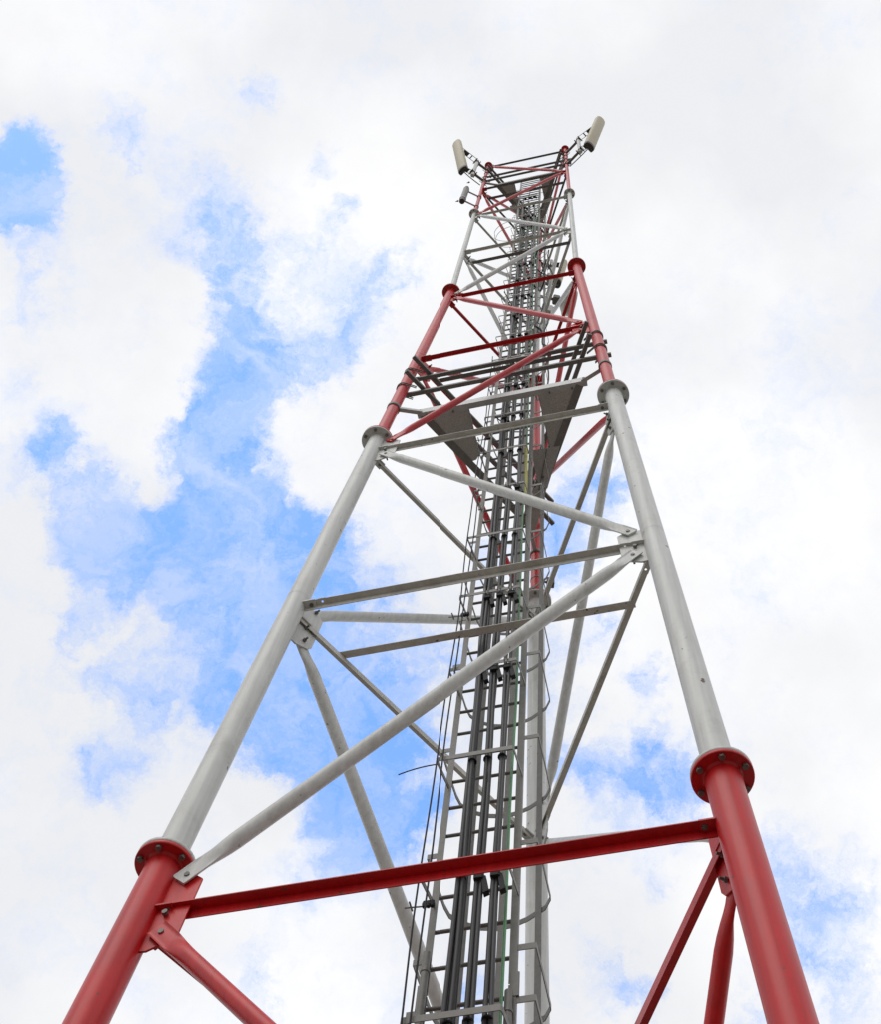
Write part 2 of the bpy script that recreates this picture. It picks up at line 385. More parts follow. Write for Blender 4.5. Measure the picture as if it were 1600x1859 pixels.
# ------------------------------------------------------------------ the lattice tower
tower = thing('lattice_tower', (TX, TY, 0), 'three-legged red and white banded steel lattice tower of round pipe legs and bracing', 'tower')
for l in 'ABC':
    p = leg(l, -1.24)
    f = MB().prism([(-.45, -.45), (.45, -.45), (.45, .45), (-.45, .45)], Vector((p.x, p.y, 0)), X, Y, Z, -.3, p.z - .03)
    obj('footing', f, 'concrete', tower, bevel=.03)
    for i in range(5):
        p, q = leg(l, FZ[i]), leg(l, FZ[i + 1]); ax = (q - p).normalized(); r = PR[i]
        top = q + (ax * .17 if i == 4 else Vector())
        mb = MB().tube(p, top, r, seg=48)
        for fr in (.46,):                       # girth weld half way up the pipe
            c = p.lerp(q, fr); mb.tube(c - ax * .003, c + ax * .003, r + .0012, seg=48, caps=False)
        sec = obj('leg_section', mb, SECTION_COLOUR[i], tower)
        if i in (0, 1, 2): sec['label'] = SECTION_COLOUR[i] + ' painted round pipe of the tower leg'
        def ring(c, rr, z0, z1, bev=.003):
            a = ax.orthogonal().normalized(); b = ax.cross(a); n = 48
            prof = [(rr - bev, z0), (rr, z0 + bev), (rr, z1 - bev), (rr - bev, z1)]
            return MB().rings([[c + ax * zz + a * math.cos(2 * math.pi * k / n) * ro + b * math.sin(2 * math.pi * k / n) * ro for k in range(n)] for ro, zz in prof])
        fr_top, fr_bot = FLR[i], FLR[max(0, i - 1)]
        fl = ring(q, fr_top, -.024, -.001); fl.tube(q - ax * .036, q - ax * .023, r + .0005, r + .012, seg=48, caps=False)
        obj('flange', fl, SECTION_COLOUR[i], sec)
        if i: obj('flange', ring(p, fr_bot, .001, .024), SECTION_COLOUR[i], sec)
        else: obj('flange', ring(p, .2, 0, .03), 'red', sec)
        if i < 4:
            rb = (fr_top + r) / 2 + .004; a0 = R(258); b0 = None
            for k in range(6):
                a = a0 + k * math.pi / 3
                c = q + X * math.cos(a) * rb + Y * math.sin(a) * rb
                c = c - ax * (c - q).dot(ax)
                if b0 is None:
                    mb = MB().tube(c - ax * .040, c + ax * .045, .0095, seg=10)
                    mb.tube(c - ax * .042, c - ax * .025, .0175 if i < 2 else .014, seg=6)
                    mb.tube(c + ax * .025, c + ax * .040, .0175 if i < 2 else .014, seg=6)
                    b0 = obj('flange_bolt', mb, 'bolt', sec); bc = c
                else: copy_part(b0, c - bc)
GCOL = {-2: 'red', -1: 'red', 0: 'red', 1: 'white', 2: 'white', 3: 'red', 4: 'red', 5: 'white', 6: 'white', 7: 'red', 8: 'red'}
HCOL = {-2: 'red', -1: 'red', 0: 'red', 1: 'dull', 2: 'dull', 3: 'red', 4: 'red', 5: 'dull', 6: 'dull', 7: 'dark', 8: 'dark'}
DR = {-2: .045, -1: .044, 0: .046, 1: .043, 2: .036, 3: .036, 4: .034, 5: .034, 6: .031, 7: .031}
FACES = [('A', 'B'), ('A', 'C'), ('B', 'C')]
def frame(l1, l2, n):
    z = NZ[n] - {'AB': 0, 'AC': .08, 'BC': .025}[''.join(sorted(l1 + l2))]
    p, q = leg(l1, z), leg(l2, z); d = (q - p).normalized()
    cen = Vector((TX, TY, p.z)); o = Vector((d.y, -d.x, 0))
    if (p - cen).dot(o) < 0: o = -o
    return p, q, d, o
def pr_at(n): 
    for i in range(5):
        if NZ[n] < FZ[i + 1]: return PR[i]
def gscale(n): return 1.0 if n <= 3 else (.82 if n < 6 else .72)
def bolt_mb(c, o, s=1.0, long=.05):
    mb = MB().tube(c + o * .012, c + o * .032, .0165 * s, seg=6)
    mb.tube(c - o * long, c + o * .012, .0085 * s, seg=8)
    return mb.tube(c - o * .026, c - o * .010, .0165 * s, seg=6)
nbolt = 0
for n in range(-2, 9):
    for l1, l2 in FACES:
        for la, lb in ((l1, l2), (l2, l1)):
            p, q, d, o = frame(la, lb, n); s = gscale(n); rp = pr_at(n) - .008
            ax = (leg(la, NZ[n] + .5) - leg(la, NZ[n] - .5)).normalized()
            poly = [(rp, .24 * s), (.20 * s, .24 * s), (.262 * s, .19 * s), (.262 * s, -.20 * s), (.235 * s, -.25 * s), (.13 * s, -.305 * s), (rp, -.30 * s)]
            has = (la + lb in ('AB', 'CA', 'BC')) == (n % 2 == 0)
            # diagonals meet a leg only at every other node of a face: elsewhere the strut sits on a bare shelf
            shelf = MB().prism([(rp, -.04), (.17 * s, -.04), (.17 * s, .04), (rp, .04)], p - Z * .012, d, o, Z, -.006, .004)
            if not has:
                obj('shelf_plate', shelf, GCOL[n], tower); continue
            gs = obj('gusset_plate', MB().prism(poly, p, d, ax, o, -.006, .006), GCOL[n], tower, bevel=.0015)
            # shelf the angle sits on
            obj('shelf_plate', shelf, GCOL[n], gs)
            bl = [p + d * .175 * s + ax * .215 * s, p + d * .18 * s - ax * .205 * s, p + d * .150 * s - ax * .06 * s]
            if n in (0, 1, 2, 3, 4):
                for k, c in enumerate(bl):
                    obj('gusset_bolt', bolt_mb(c, o, .95 * s ** .5), 'bolt', gs)
            elif n > 4:
                mb = MB()
                for c in bl:
                    b1 = bolt_mb(c, o, .9 * s ** .5); mb.add(b1.v, b1.f)
                obj('bolt_set', mb, 'bolt', gs)
def angle(name, p, q, inward, w, material, parent, hang=True, hole=False, t=.006, off=-.03):
    """steel angle: level leaf plus a leaf hanging from (or standing on) its inner edge"""
    p, q = Vector(p), Vector(q); d = (q - p).normalized(); Lh = (q - p).length
    v = -1 if hang else 1
    mb = MB()
    x0, x1 = off, off + w
    z0, z1 = (-t, 0) if hang else (0, t)
    vert = [(x1 - t, z0 if hang else z1), (x1, z0 if hang else z1), (x1, v * w), (x1 - t, v * w)]
    mb.bar(p, q, vert, inward)
    lvl = [(x0, z0), (x1, z0), (x1, z1), (x0, z1)]
    if not hole: mb.bar(p, q, lvl, inward)
    else:
        hs = (.14, Lh - .14); hw = .03; cur = 0
        for hx in hs:
            mb.bar(p + d * cur, p + d * (hx - hw), lvl, inward); cur = hx + hw
            c = p + d * hx + inward * ((x0 + x1 - t) / 2); a = (x1 - x0) / 2
            ou, inn = [], []
            for k in range(8):
                an = math.pi / 4 * k; ca, sa = math.cos(an), math.sin(an); mxx = max(abs(ca), abs(sa))
                ou.append((ca / mxx * hw, sa / mxx * a)); inn.append((ca * .0095, sa * .0095))
            for k in range(8):
                j = (k + 1) % 8
                mb.prism([ou[k], ou[j], inn[j], inn[k]], c + Z * z0, d, inward, Z, 0, t)
        mb.bar(p + d * cur, q, lvl, inward)
    return obj(name, mb, material, parent)
for n in range(-1, 9):
    for l1, l2 in FACES:
        p, q, d, o = frame(l1, l2, n); w = .064 if n <= 0 else (.056 if n < 3 else (.05 if n < 6 else .044))
        e = pr_at(n) - .004
        h = angle('horizontal_strut', p + d * e, q - d * e, -o, w, HCOL[n], tower, hole=(n == 1))
        if n in (0, 1, 2, 3):
            for c in (p + d * (e + .055), q - d * (e + .055)):
                obj('strut_bolt', MB().tube(c - Z * .026, c - Z * .006, .0165, seg=6).tube(c - Z * .03, c + Z * .02, .008, seg=8), 'bolt', h)
    if n in (1, 3, 5, 7):
        a, b, c = (leg(l, NZ[n]) for l in 'ABC')
        s0, h0 = sh(a); s1, _ = sh(b); hh = {1: -.035, 3: -.02, 5: -.045, 7: -.025}[n]
        ext = (hh - h0) / math.sqrt(3) - .02
        angle('plan_brace', P(s0 + ext, hh, NZ[n] - .076), P(s1 - ext, hh, NZ[n] - .076), N_, .06 if n == 1 else .055, 'dull' if n == 1 else 'dark', tower, hang=False, off=-.03)
def diagonal(l1, n1, l2, n2, r, material):
    def bolt_at(la, lb, n, up):
        p, q, d, o = frame(la, lb, n); s = gscale(n)
        ax = (leg(la, NZ[n] + .5) - leg(la, NZ[n] - .5)).normalized()
        lift = .17 if (la + lb, n, up) == ('BC', 0, True) else .215   # this brace is bolted lower
        drop = .275 if (la + lb, n, up) == ('CB', 1, False) else .205
        return (p + d * .175 * s + ax * lift * s if up else p + d * .18 * s - ax * drop * s), o
    p, o = bolt_at(l1, l2, n1, n2 > n1); q, _ = bolt_at(l2, l1, n2, n1 > n2)
    d = (q - p).normalized(); oo = (o - d * o.dot(d)).normalized(); t = d.cross(oo)
    Lh = (q - p).length; s = gscale(n1)
    st = [(-.05, 1), (-.048, 1), (.10 * s, 1), (.14 * s, .8), (.19 * s, .45), (.25 * s, .15), (.31 * s, 0)]
    xs = [(a, k) for a, k in st] + [(Lh * .33, 0), (Lh * .66, 0)] + [(Lh - a, k) for a, k in st[::-1]]
    rg = []; W = r * 1.18
    for a, k in xs:
        c = p + d * a + oo * .019
        row = []
        for i in range(28):
            th = 2 * math.pi * i / 28; ct, stt = math.cos(th), math.sin(th)
            rx = r * (1 - k) + W * k
            y = (1 - k) * r * stt + k * (.010 * stt + .016 * abs(ct) ** 7 - .004)
            row.append(c + t * rx * ct + oo * y)
        rg.append(row)
    obj('diagonal_brace', MB().rings(rg), material, tower)
DCOL = {-2: 'red', -1: 'red', 0: 'white', 1: 'white', 2: 'red', 3: 'red', 4: 'white', 5: 'white', 6: 'red', 7: 'red'}
for n in range(-2, 8):
    ev = n % 2 == 0
    diagonal(*(('A', n, 'B', n + 1) if ev else ('B', n, 'A', n + 1)), DR[n], DCOL[n])
    diagonal(*(('C', n, 'A', n + 1) if ev else ('A', n, 'C', n + 1)), DR[n], DCOL[n])
    diagonal(*(('B', n, 'C', n + 1) if ev else ('C', n, 'B', n + 1)), DR[n], DCOL[n])

# ------------------------------------------------------------------ caged ladder inside the tower
H = .25; SL, SR = .922, 1.388
lad = thing('caged_ladder', P(1.155, H, -1.6), 'grey steel climbing ladder with safety cage running up the middle of the tower', 'ladder')
ZL0, ZL1 = -1.5, 31.6
for s_, sg in ((SL, 1), (SR, -1)):
    w_ = .042
    poly = [(-w_ / 2, 0), (w_ / 2, 0), (w_ / 2, .004), (-w_ / 2 + .004, .004), (-w_ / 2 + .004, .03), (-w_ / 2, .03)]
    if sg < 0: poly = [(-a, b) for a, b in poly]
    for z0, z1 in ((ZL0, 5.02), (5.03, 11.3), (11.31, 17.6), (17.61, 24.0), (24.01, ZL1)):
        obj('stile', MB().prism(poly, P(s_, H - .006, 0) - Z * UP, E_, N_, Z, z0 + UP, z1 + UP), 'galv', lad)
        c = P(s_ - sg * .012, H - .004, z1)
        obj('splice', MB().box(c, E_, N_, Z, .05, .012, .16, .003), 'galv', lad)
r0 = obj('rung', MB().tube(P(SL - .012, H + .014, 4.41), P(SR + .012, H + .014, 4.41), .0115, seg=12), 'dark', lad)
for k in range(1, 100): copy_part(r0, Z * .272 * k)
def strip(pts, w_, t_):
    """flat bar standing on edge along a level path"""
    mb = MB(); rg = []
    n_ = len(pts)
    for i, p in enumerate(pts):
        a = (pts[i] - pts[i - 1]).normalized() if i else None
        b = (pts[i + 1] - pts[i]).normalized() if i < n_ - 1 else None
        dd = (a + b).normalized() if a and b else (a or b)
        nn = Vector((-dd.y, dd.x, 0)); k = 1.0
        if a and b: k = 1 / max(.5, abs(dd.dot(a)))
        rg.append([p + nn * t_ / 2 * k + Z * w_ / 2, p - nn * t_ / 2 * k + Z * w_ / 2, p - nn * t_ / 2 * k - Z * w_ / 2, p + nn * t_ / 2 * k - Z * w_ / 2])
    return mb.rings(rg, smooth=False)
hp = [(SL - .0, .252), (.842, .252), (.848, .45), (.857, .62), (.872, .695), (.905, .735), (.951, .775), (1.03, .815), (1.142, .84), (1.24, .832), (1.33, .805), (1.409, .764), (1.455, .74), (1.50, .675), (1.505, .45), (1.507, .252), (SR, .252)]
hz = [3.9, 4.92, 5.28, 6.13, 7.21, 8.31, 9.04, 9.74, 10.5, 11.6] + [12.7 + 1.09 * k for k in range(16)]
h0 = obj('cage_hoop', strip([P(a, b, 4.92) for a, b in hp], .042, .005), 'galv', lad)
for z in hz:
    if z != 4.92: copy_part(h0, Z * (z - 4.92))
for a, b, (tx, ty) in ((.945, .765, (.9, .45)), (1.165, .834, (1, 0)), (1.409, .757, (.9, -.42))):
    tv = (E_ * tx + N_ * ty).normalized(); nv = Z.cross(tv)
    for z0, z1 in ((3.6, 12.0), (12.0, 29.2)):
        obj('cage_strap', MB().box(P(a, b, (z0 + z1) / 2), tv, nv, Z, .046, .005, z1 - z0 - .01), 'galv', lad)
up = [(SL, .242), (.893, .05), (.897, .032), (1.385, .032), (1.392, .05), (SR + .018, .242)]
uz = [3.6, 4.66, 5.69, 6.79, 7.88, 9.01, 10.12, 11.19, 12.2] + [13.3 + 1.1 * k for k in range(15)]
u0 = obj('cable_bracket', strip([P(a, b, 4.66) for a, b in up], .040, .005), 'galv', lad)
for z in uz:
    if z != 4.66: copy_part(u0, Z * (z - 4.66))

# ------------------------------------------------------------------ feeder cables strapped to the ladder
def wave(s0, h0, z0, z1, amp, seed, drift=0.0, step=.18):
    rnd = random.Random(seed); ph = [rnd.uniform(0, 6.28) for _ in range(4)]; pts = []
    n_ = int((z1 - z0) / step)
    for i in range(n_ + 1):
        z = z0 + (z1 - z0) * i / n_
        a = amp * (math.sin(z * 1.3 + ph[0]) + .5 * math.sin(z * 2.9 + ph[1])); b = amp * .5 * math.sin(z * 1.7 + ph[2])
        pts.append(P(s0 + a + drift * (z - 4.7), h0 + b, z))
    return pts
SHAPES = [((1.100, .075), (1.124, .072), (1.112, .098), (1.136, .096)), ((1.206, .075), (1.231, .078), (1.218, .102)), ((1.300, .075), (1.324, .080))]
NAMES = ['leftmost', 'middle', 'rightmost']
for bi, cs in enumerate(SHAPES):
    t_ = thing('cable_bundle', P(cs[0][0], .08, -1.5), NAMES[bi] + ' of the three black feeder cable bundles strapped down the ladder front', 'cable', 'black feeder cable bundles on the ladder')
    for k, (a, b) in enumerate(cs):
        top = 27.6 - .6 * k - .4 * bi
        obj('cable', MB().path(wave(a, b, -1.4, top, .0055, 31 * bi + k, drift=-.0012 * (1 - bi)), .0138, seg=10), 'cable', t_)
    sm = sum(c[0] for c in cs) / len(cs)
    for j, z in enumerate(uz):
        if z < 3.5: continue
        has_h = z in (7.88, 9.01) or (bi > 0 and z in (5.69, 11.19)) or (z > 13 and (j + (bi == 0)) % 2 == 0)
        if not has_h: # plain ties here
            obj('tie', MB().tube(P(sm, .080, z - .022), P(sm, .080, z - .012), .030, seg=12), 'black', t_); continue
        mb = MB().box(P(sm + .004, .066, z - .045), E_, N_, Z, .055, .05, .05, .008)
        hang = MB().prism([(-.006, 0), (.022, 0), (.044, -.125), (.012, -.14)], P(sm + .022, .07, z - .045), E_, Z, N_, -.016, .02)
        obj('hanger', mb, 'black', t_, bevel=.003); obj('hanger_boot', hang, 'black', t_, bevel=.003)
        st_ = MB().tube(P(sm - .012, .022, z - .006), P(sm - .012, .022, z + .05), .004, seg=6).tube(P(sm + .012, .022, z - .006), P(sm + .012, .022, z + .045), .004, seg=6)
        obj('hanger_stud', st_, 'bolt', t_)
ew = thing('earth_wire', P(1.352, .2, -1.5), 'green insulated earth wire with a yellow sleeve beside the right ladder stile', 'wire')
obj('wire', MB().path(wave(1.352, .19, -1.4, 27, .005, 5), .0088, seg=8), 'green', ew)
obj('sleeve', MB().path(wave(1.362, .17, 11.15, 12.5, .006, 15), .0175, seg=10), 'yellow', ew)
for k, (s_, h_, am, lb) in enumerate(((.905, .03, .009, 'outer of two thin black wires hanging down left of the ladder'), (.948, .03, .006, 'inner of two thin black wires hanging down left of the ladder'))):
    o = obj('thin_wire', MB().path(wave(s_, h_ - .02, -1.4, 15.6 - k, am, 50 + k, step=.12), .0055, seg=6), 'black'); tag(o, lb, 'wire', 'thin black wires left of the ladder')
# stray tail poking out to the left
c0 = P(.90, .02, 6.72)
pts = [c0 + E_ * (-.235 * t) + Z * (-.02 * t - .055 * t * t) - N_ * .02 * t for t in [i / 10 for i in range(11)]]
tag(obj('stray_wire', MB().path(pts, .0042, seg=6), 'black'), 'short stray black wire end sticking out left of the ladder', 'wire')
pts = [P(1.222, .03, 6.72), P(1.235, .01, 6.62), P(1.25, 0, 6.5), P(1.252, .0, 6.42)]
tag(obj('tie_tail', MB().path(pts, .003, seg=5), 'black'), 'thin black cable tie tail hanging from the middle cable bundle', 'cable tie')
# clamps that hold the thin wires
for z, lb in ((5.56, 'lowest'), (8.86, 'middle'), (12.85, 'highest')):
    t_ = thing('wire_clamp', P(.92, .16, z), lb + ' of three small black wire clamps bolted to the left ladder stile', 'clamp', 'wire clamps on the ladder')
    mb = MB()
    for k in range(3): mb.tube(P(.908 + .022 * k, .12, z - .02), P(.908 + .022 * k, .12, z + .02), .012, seg=12)
    mb.box(P(.93, .12, z), E_, N_, Z, .07, .022, .016, .003)
    obj('jaw', mb, 'black', t_)
    obj('stud', MB().tube(P(.80, .11, z - .015), P(.96, .13, z - .005), .005, seg=6).tube(P(.83, .085, z), P(.835, .14, z - .012), .006, seg=6), 'bolt', t_)
# lengths of conduit joined to the stiles low down
for s_, z1, lb in ((SL, 5.3, 'left'), (SR - .012, 4.95, 'right')):
    t_ = thing('conduit_pipe', P(s_, H - .025, -1.5), 'grey round conduit pipe clamped to the ' + lb + ' ladder stile near the bottom', 'pipe', 'conduit pipes on the ladder')
    obj('pipe', MB().tube(P(s_, H - .03, -1.45), P(s_, H - .03, z1), .0215, seg=20), 'galv', t_)
    for z in (z1 - .14, z1 - 1.2, z1 - 2.4): obj('pipe_clip', MB().tube(P(s_, H - .03, z), P(s_, H - .03, z + .018), .0255, seg=20), 'bolt', t_)
for z in (4.72, 4.80, 4.88, 4.96):
    pass

# ------------------------------------------------------------------ work platforms
def platform(zp, rail_z, label, collar, beam_m='zinc'):
    a, b, c = (leg(l, zp) for l in 'ABC')
    (sa, ha), (sb, hb), (sc_, hc) = sh(a), sh(b), sh(c)
    t_ = thing('work_platform', P(sc_, ha + .3, zp), label, 'platform', 'work platforms inside the tower')
    cen = Vector((TX, TY, a.z))
    hf = ha + .108
    wdeck = .52 if sb - sa > 2.1 else .40
    i60 = .08
    # front channel: flat web facing the camera, bolted to the deck behind it
    x0, x1 = sa + .238, sb - .224
    prof = [(-.0, .0), (.065, .0), (.065, .005), (.005, .005), (.005, .125), (.065, .125), (.065, .130), (0, .130)]
    f = MB().prism(prof, P(x0, hf, zp), N_, Z, E_, 0, x1 - x0)
    fb = obj('front_beam', f, beam_m, t_)
    fb['label'] = 'pale galvanised channel along the front edge'
    for q_ in (x0 + .05, x0 + .40, x1 - .42, x1 - .17):
        obj('beam_bolt', MB().tube(P(q_, hf + .055, zp - .016), P(q_, hf + .055, zp + .01), .013, seg=6), 'bolt', t_)
    for q_, dr in ((x0 + .03, 1), (x1 - .03, -1)):
        obj('beam_bolt', MB().tube(P(q_, hf - .02, zp + .06), P(q_, hf + .03, zp + .06), .014, seg=6), 'bolt', t_)
    # side channels parallel to the other two faces
    for lg, sx in ((a, 1), (b, -1)):
        s_, h_ = sh(lg)
        d60 = E_ * .5 * sx + N_ * .8660254; inn = E_ * .8660254 * sx - N_ * .5
        Lh = (sb - sa)
        st = P(s_, h_, zp) + inn * .15 + d60 * .285
        en = P(s_, h_, zp) + inn * .15 + d60 * (Lh - .30)
        obj('side_beam', MB().bar(st + Z * .0, en, [(0, -.004), (.085, -.004), (.085, .001), (.005, .001), (.005, .055), (0, .055)], inn), 'galv', t_)
    # deck sheets, folded up at their inner edge
    def deck(poly, dz=.004):
        mb = MB().prism(poly, P(0, 0, zp), E_, N_, Z, dz, dz + .004)
        return obj('deck_plate', mb, 'deck', t_)
    k_ = (sb - sa) / 2.36
    deck([(sa + .29, hf + .03), (sa + .29 + wdeck, hf + .05), (sa + .29 + wdeck, ha + .71 * k_), (sa + .24 + wdeck, ha + .77 * k_), (sa + .66 * k_, ha + .79 * k_)])
    deck([(sb - .27, hf + .03), (sb - .25 - wdeck, hf + .05), (sb - .25 - wdeck, ha + .79 * k_), (sb - .64 * k_, ha + .80 * k_)])
    lip = [(sa + .29 + wdeck, hf + .05), (sa + .29 + wdeck, ha + .71 * k_), (sa + .24 + wdeck, ha + .77 * k_)]
    obj('deck_lip', strip([P(x, y, zp + .025) for x, y in lip], .05, .004), 'galv', t_)
    lip = [(sb - .25 - wdeck, hf + .05), (sb - .25 - wdeck, ha + .79 * k_)]
    obj('deck_lip', strip([P(x, y, zp + .025) for x, y in lip], .05, .004), 'galv', t_)
    if k_ > .9:
        deck([(1.345, .423), (1.675, .43), (1.435, .90), (1.20, .95), (1.345, .83)], -.008)
        deck([(1.17, .92), (1.43, .89), (1.20, 1.38), (1.08, 1.40)], -.014)
        for p_, q_ in (((1.52, .44), (1.34, .90)),):
            obj('deck_seam', MB().bar(P(*p_, zp - .012), P(*q_, zp - .012), [(-.004, -.006), (.004, -.006), (.004, .004), (-.004, .004)], E_), 'dark', t_)
    else:
        deck([(sb - .62, ha + .80 * k_), (sb - .45, ha + .78 * k_), (sc_ + .12, hc - .42), (sc_ - .02, hc - .36)], -.008)
        deck([(sa + .47, ha + .79 * k_), (sa + .60, ha + .75 * k_), (sc_ - .02, hc - .40), (sc_ - .16, hc - .40)], -.008)
    # collars and arms from the legs
    for lg, lname in ((a, 'A'), (b, 'B'), (c, 'C')):
        rr = PR[1]
        for i in range(5):
            if FZ[i] <= zp: rr = PR[i]
        o = (Vector((cen.x, cen.y, 0)) - Vector((lg.x, lg.y, 0))).normalized()
        s_, h_ = sh(lg)
        mb = MB()
        a_ = o; b_ = Z.cross(o)
        for z0 in ((-.01,)):
            rg = []
            for ro, zz in ((rr + .001, -.035), (rr + .009, -.035), (rr + .009, .035), (rr + .001, .035)):
                rg.append([lg + Z * (zz) + a_ * math.cos(2 * math.pi * k / 32) * ro + b_ * math.sin(2 * math.pi * k / 32) * ro for k in range(32)])
            mb.rings(rg, caps=False)
        obj('collar', mb, 'galv', t_)
        if lname != 'C':
            en = P(x0 + .05 if lname == 'A' else x1 - .05, hf + .01, zp + .03)
        else: en = lg + o * .30
        dd = (en - lg).normalized(); sd = Vector((-dd.y, dd.x, 0)).normalized()
        obj('support_arm', MB().bar(lg + dd * (rr + .0), en, [(-.022, -.02), (.022, -.02), (.022, -.014), (-.016, -.014), (-.016, .03), (-.022, .03)], sd), 'zinc', t_)
    # guard rails: square tube, two heights on each face, tied to the legs with U-bolts
    for zi, zr in enumerate(rail_z):
        A_, B_, C_ = (leg(l, zr) for l in 'ABC')
        for (p, q, off, e0, e1, dz) in ((A_, B_, .075, .0, .11, .0), (A_, C_, .165, .13, .12, .052), (B_, C_, .165, .13, .12, .052)):
            d = (q - p).normalized(); o = Vector((d.y, -d.x, 0))
            if (Vector((cen.x, cen.y, p.z)) - p).dot(o) < 0: o = -o
            u = .024
            obj('guard_rail', MB().bar(p + o * off - d * e0 + Z * dz, q + o * off + d * e1 + Z * dz, [(-u, -u), (u, -u), (u, u), (-u, u)], o), 'dark', t_, bevel=.003)
        for lg in (A_, B_, C_):
            rr = PR[4] if zr > FZ[4] else PR[2]
            o = (Vector((cen.x, cen.y, lg.z)) - lg).normalized(); b_ = Z.cross(o)
            pts = [lg + o * .14 + b_ * (rr + .008)] + [lg + (o * math.cos(t) + b_ * math.sin(t)) * (rr + .008) for t in [math.pi / 2 + math.pi * k / 14 for k in range(15)]] + [lg + o * .14 - b_ * (rr + .008)]
            obj('u_bolt', MB().path([x + Z * .03 for x in pts], .0065, seg=8).path([x - Z * .02 for x in pts], .0065, seg=8), 'bolt', t_)
    return t_
platform(13.05, (13.75, 14.35), 'lower grey steel work platform with dark guard rails across the red middle section', 'red')
platform(29.10, (29.80, 30.40), 'upper dark steel work platform with guard rails just below the tower top', 'red', beam_m='galv')

# ------------------------------------------------------------------ antennas
def panel_antenna(lg, pipe_xy, pz0, pz1, bot, top, nrm, arms, label, wid=.255, dep=.13, frame_z=(.12, .88)):
    base = Vector((pipe_xy[0], pipe_xy[1], pz0 + UP))
    t_ = thing('panel_antenna', base, label, 'antenna', 'panel antennas on the tower top')
    nv = Vector((*nrm, 0)).normalized()
    b, t = Vector((bot[0], bot[1], bot[2] + UP)), Vector((top[0], top[1], top[2] + UP))
    ax = (t - b).normalized(); Lh = (t - b).length
    nv2 = (nv - ax * nv.dot(ax)).normalized(); lat = ax.cross(nv2)
    w, d = wid / 2, dep
    prof = [(-w * .86, -d * .5), (w * .86, -d * .5), (w * .98, -d * .38), (w, -.0)] + [(w * math.cos(a), d * .5 * math.sin(a)) for a in [math.pi * k / 14 for k in range(1, 14)]] + [(-w, 0), (-w * .98, -d * .38)]
    def ring(f, sc_): return [b + ax * Lh * f + lat * x * sc_ + nv2 * y * sc_ for x, y in prof]
    obj('radome', MB().rings([ring(.02, .96), ring(.03, 1), ring(.97, 1), ring(.99, .95), ring(1, .82)], smooth=True), 'beige', t_)
    obj('end_cap', MB().rings([ring(-.012, .90), ring(0, .99), ring(.028, 1.01), ring(.03, .97)]), 'cap', t_)
    mb = MB()
    for x in (-.5, -.15, .2, .55): mb.tube(b + lat * x * w - ax * .05, b + lat * x * w, .014, seg=10)
    obj('connector', mb, 'bolt', t_)
    p0, p1 = Vector((*pipe_xy, pz0 + UP)), Vector((*pipe_xy, pz1 + UP))
    obj('mount_pipe', MB().tube(p0, p1, .043, seg=24), 'white', t_)
    for z in arms:
        c = Vector((*pipe_xy, z + UP)); L0 = leg(lg, z)
        dd = (c - L0).normalized(); sd = Vector((-dd.y, dd.x, 0))
        obj('bracket_arm', MB().bar(L0 - dd * .06, c + dd * .02, [(-.028, -.03), (.028, -.03), (.028, .03), (-.028, .03)], sd), 'dark', t_, bevel=.003)
        mb = MB().tube(c - Z * .05, c + Z * .05, .058, seg=20)
        mb.box(c + dd * .06, dd, sd, Z, .02, .15, .08, .003); mb.box(c - dd * .06, dd, sd, Z, .02, .15, .08, .003)
        obj('pipe_clamp', mb, 'cap', t_)
        mb = MB().tube(L0 - Z * .045, L0 + Z * .045, .052, seg=20).box(L0 - dd * .06, dd, sd, Z, .02, .14, .09, .003)
        mb.tube(L0 - dd * .12 + sd * .055, L0 + dd * .1 + sd * .055, .007, seg=6).tube(L0 - dd * .12 - sd * .055, L0 + dd * .1 - sd * .055, .007, seg=6)
        obj('leg_clamp', mb, 'cap', t_)
    for f in frame_z:
        back = b + ax * Lh * f - nv2 * d * .5
        c = Vector((*pipe_xy, back.z)); 
        c.z = min(max(c.z, pz0 + UP + .06), pz1 + UP - .06)
        dd = (back - c).normalized(); sd = lat
        mb = MB()
        ln = (back - c).length
        for s_ in (-1, 1): mb.bar(c + dd * .04 + sd * s_ * .05, back + sd * s_ * .05, [(-.005, -.014), (.005, -.014), (.005, .014), (-.005, .014)], sd)
        mb.box(c + dd * ln * .62, dd, sd, dd.cross(sd), ln * .28, .11, .012)
        mb.box(c + dd * ln * .34, dd, sd, dd.cross(sd), ln * .05, .11, .012)
        mb.box(c + dd * .05, dd, sd, Z, .02, .14, .07)
        obj('tilt_bracket', mb, 'cap', t_)
    q = leg(lg, pz0 + .1)
    pts = [b - ax * .04, b - ax * .22 + (q - b) * .1, b + (q - b) * .55 - Z * .42, q - Z * .5 + (b - q) * .12]
    pp = []
    for i in range(13):
        u = i / 12; pp.append(((1 - u) ** 3) * pts[0] + 3 * u * (1 - u) ** 2 * pts[1] + 3 * u * u * (1 - u) * pts[2] + u ** 3 * pts[3])
    obj('jumper_cable', MB().path(pp, .011, seg=8), 'black', t_)
    return t_
panel_antenna('A', (-1.19, 4.55), 28.95, 31.25, (-1.418, 4.46, 29.0), (-1.752, 4.19, 31.4), (-.78, -.62), (29.3, 30.98), 'beige panel antenna tilted outward left of the tower top')
panel_antenna('B', (1.18, 3.765), 28.9, 31.35, (1.375, 3.635, 29.0), (1.680, 3.284, 31.4), (.64, -.77), (29.1, 30.92), 'larger beige panel antenna standing highest, right of the tower top', wid=.27, dep=.15)
panel_antenna('C', (.80, 6.10), 25.2, 28.0, (.93, 6.06, 25.7), (1.10, 6.10, 27.9), (1, .1), (25.6, 27.3), 'pale panel antenna behind the tower, seen between the right-hand braces', wid=.2, dep=.12)

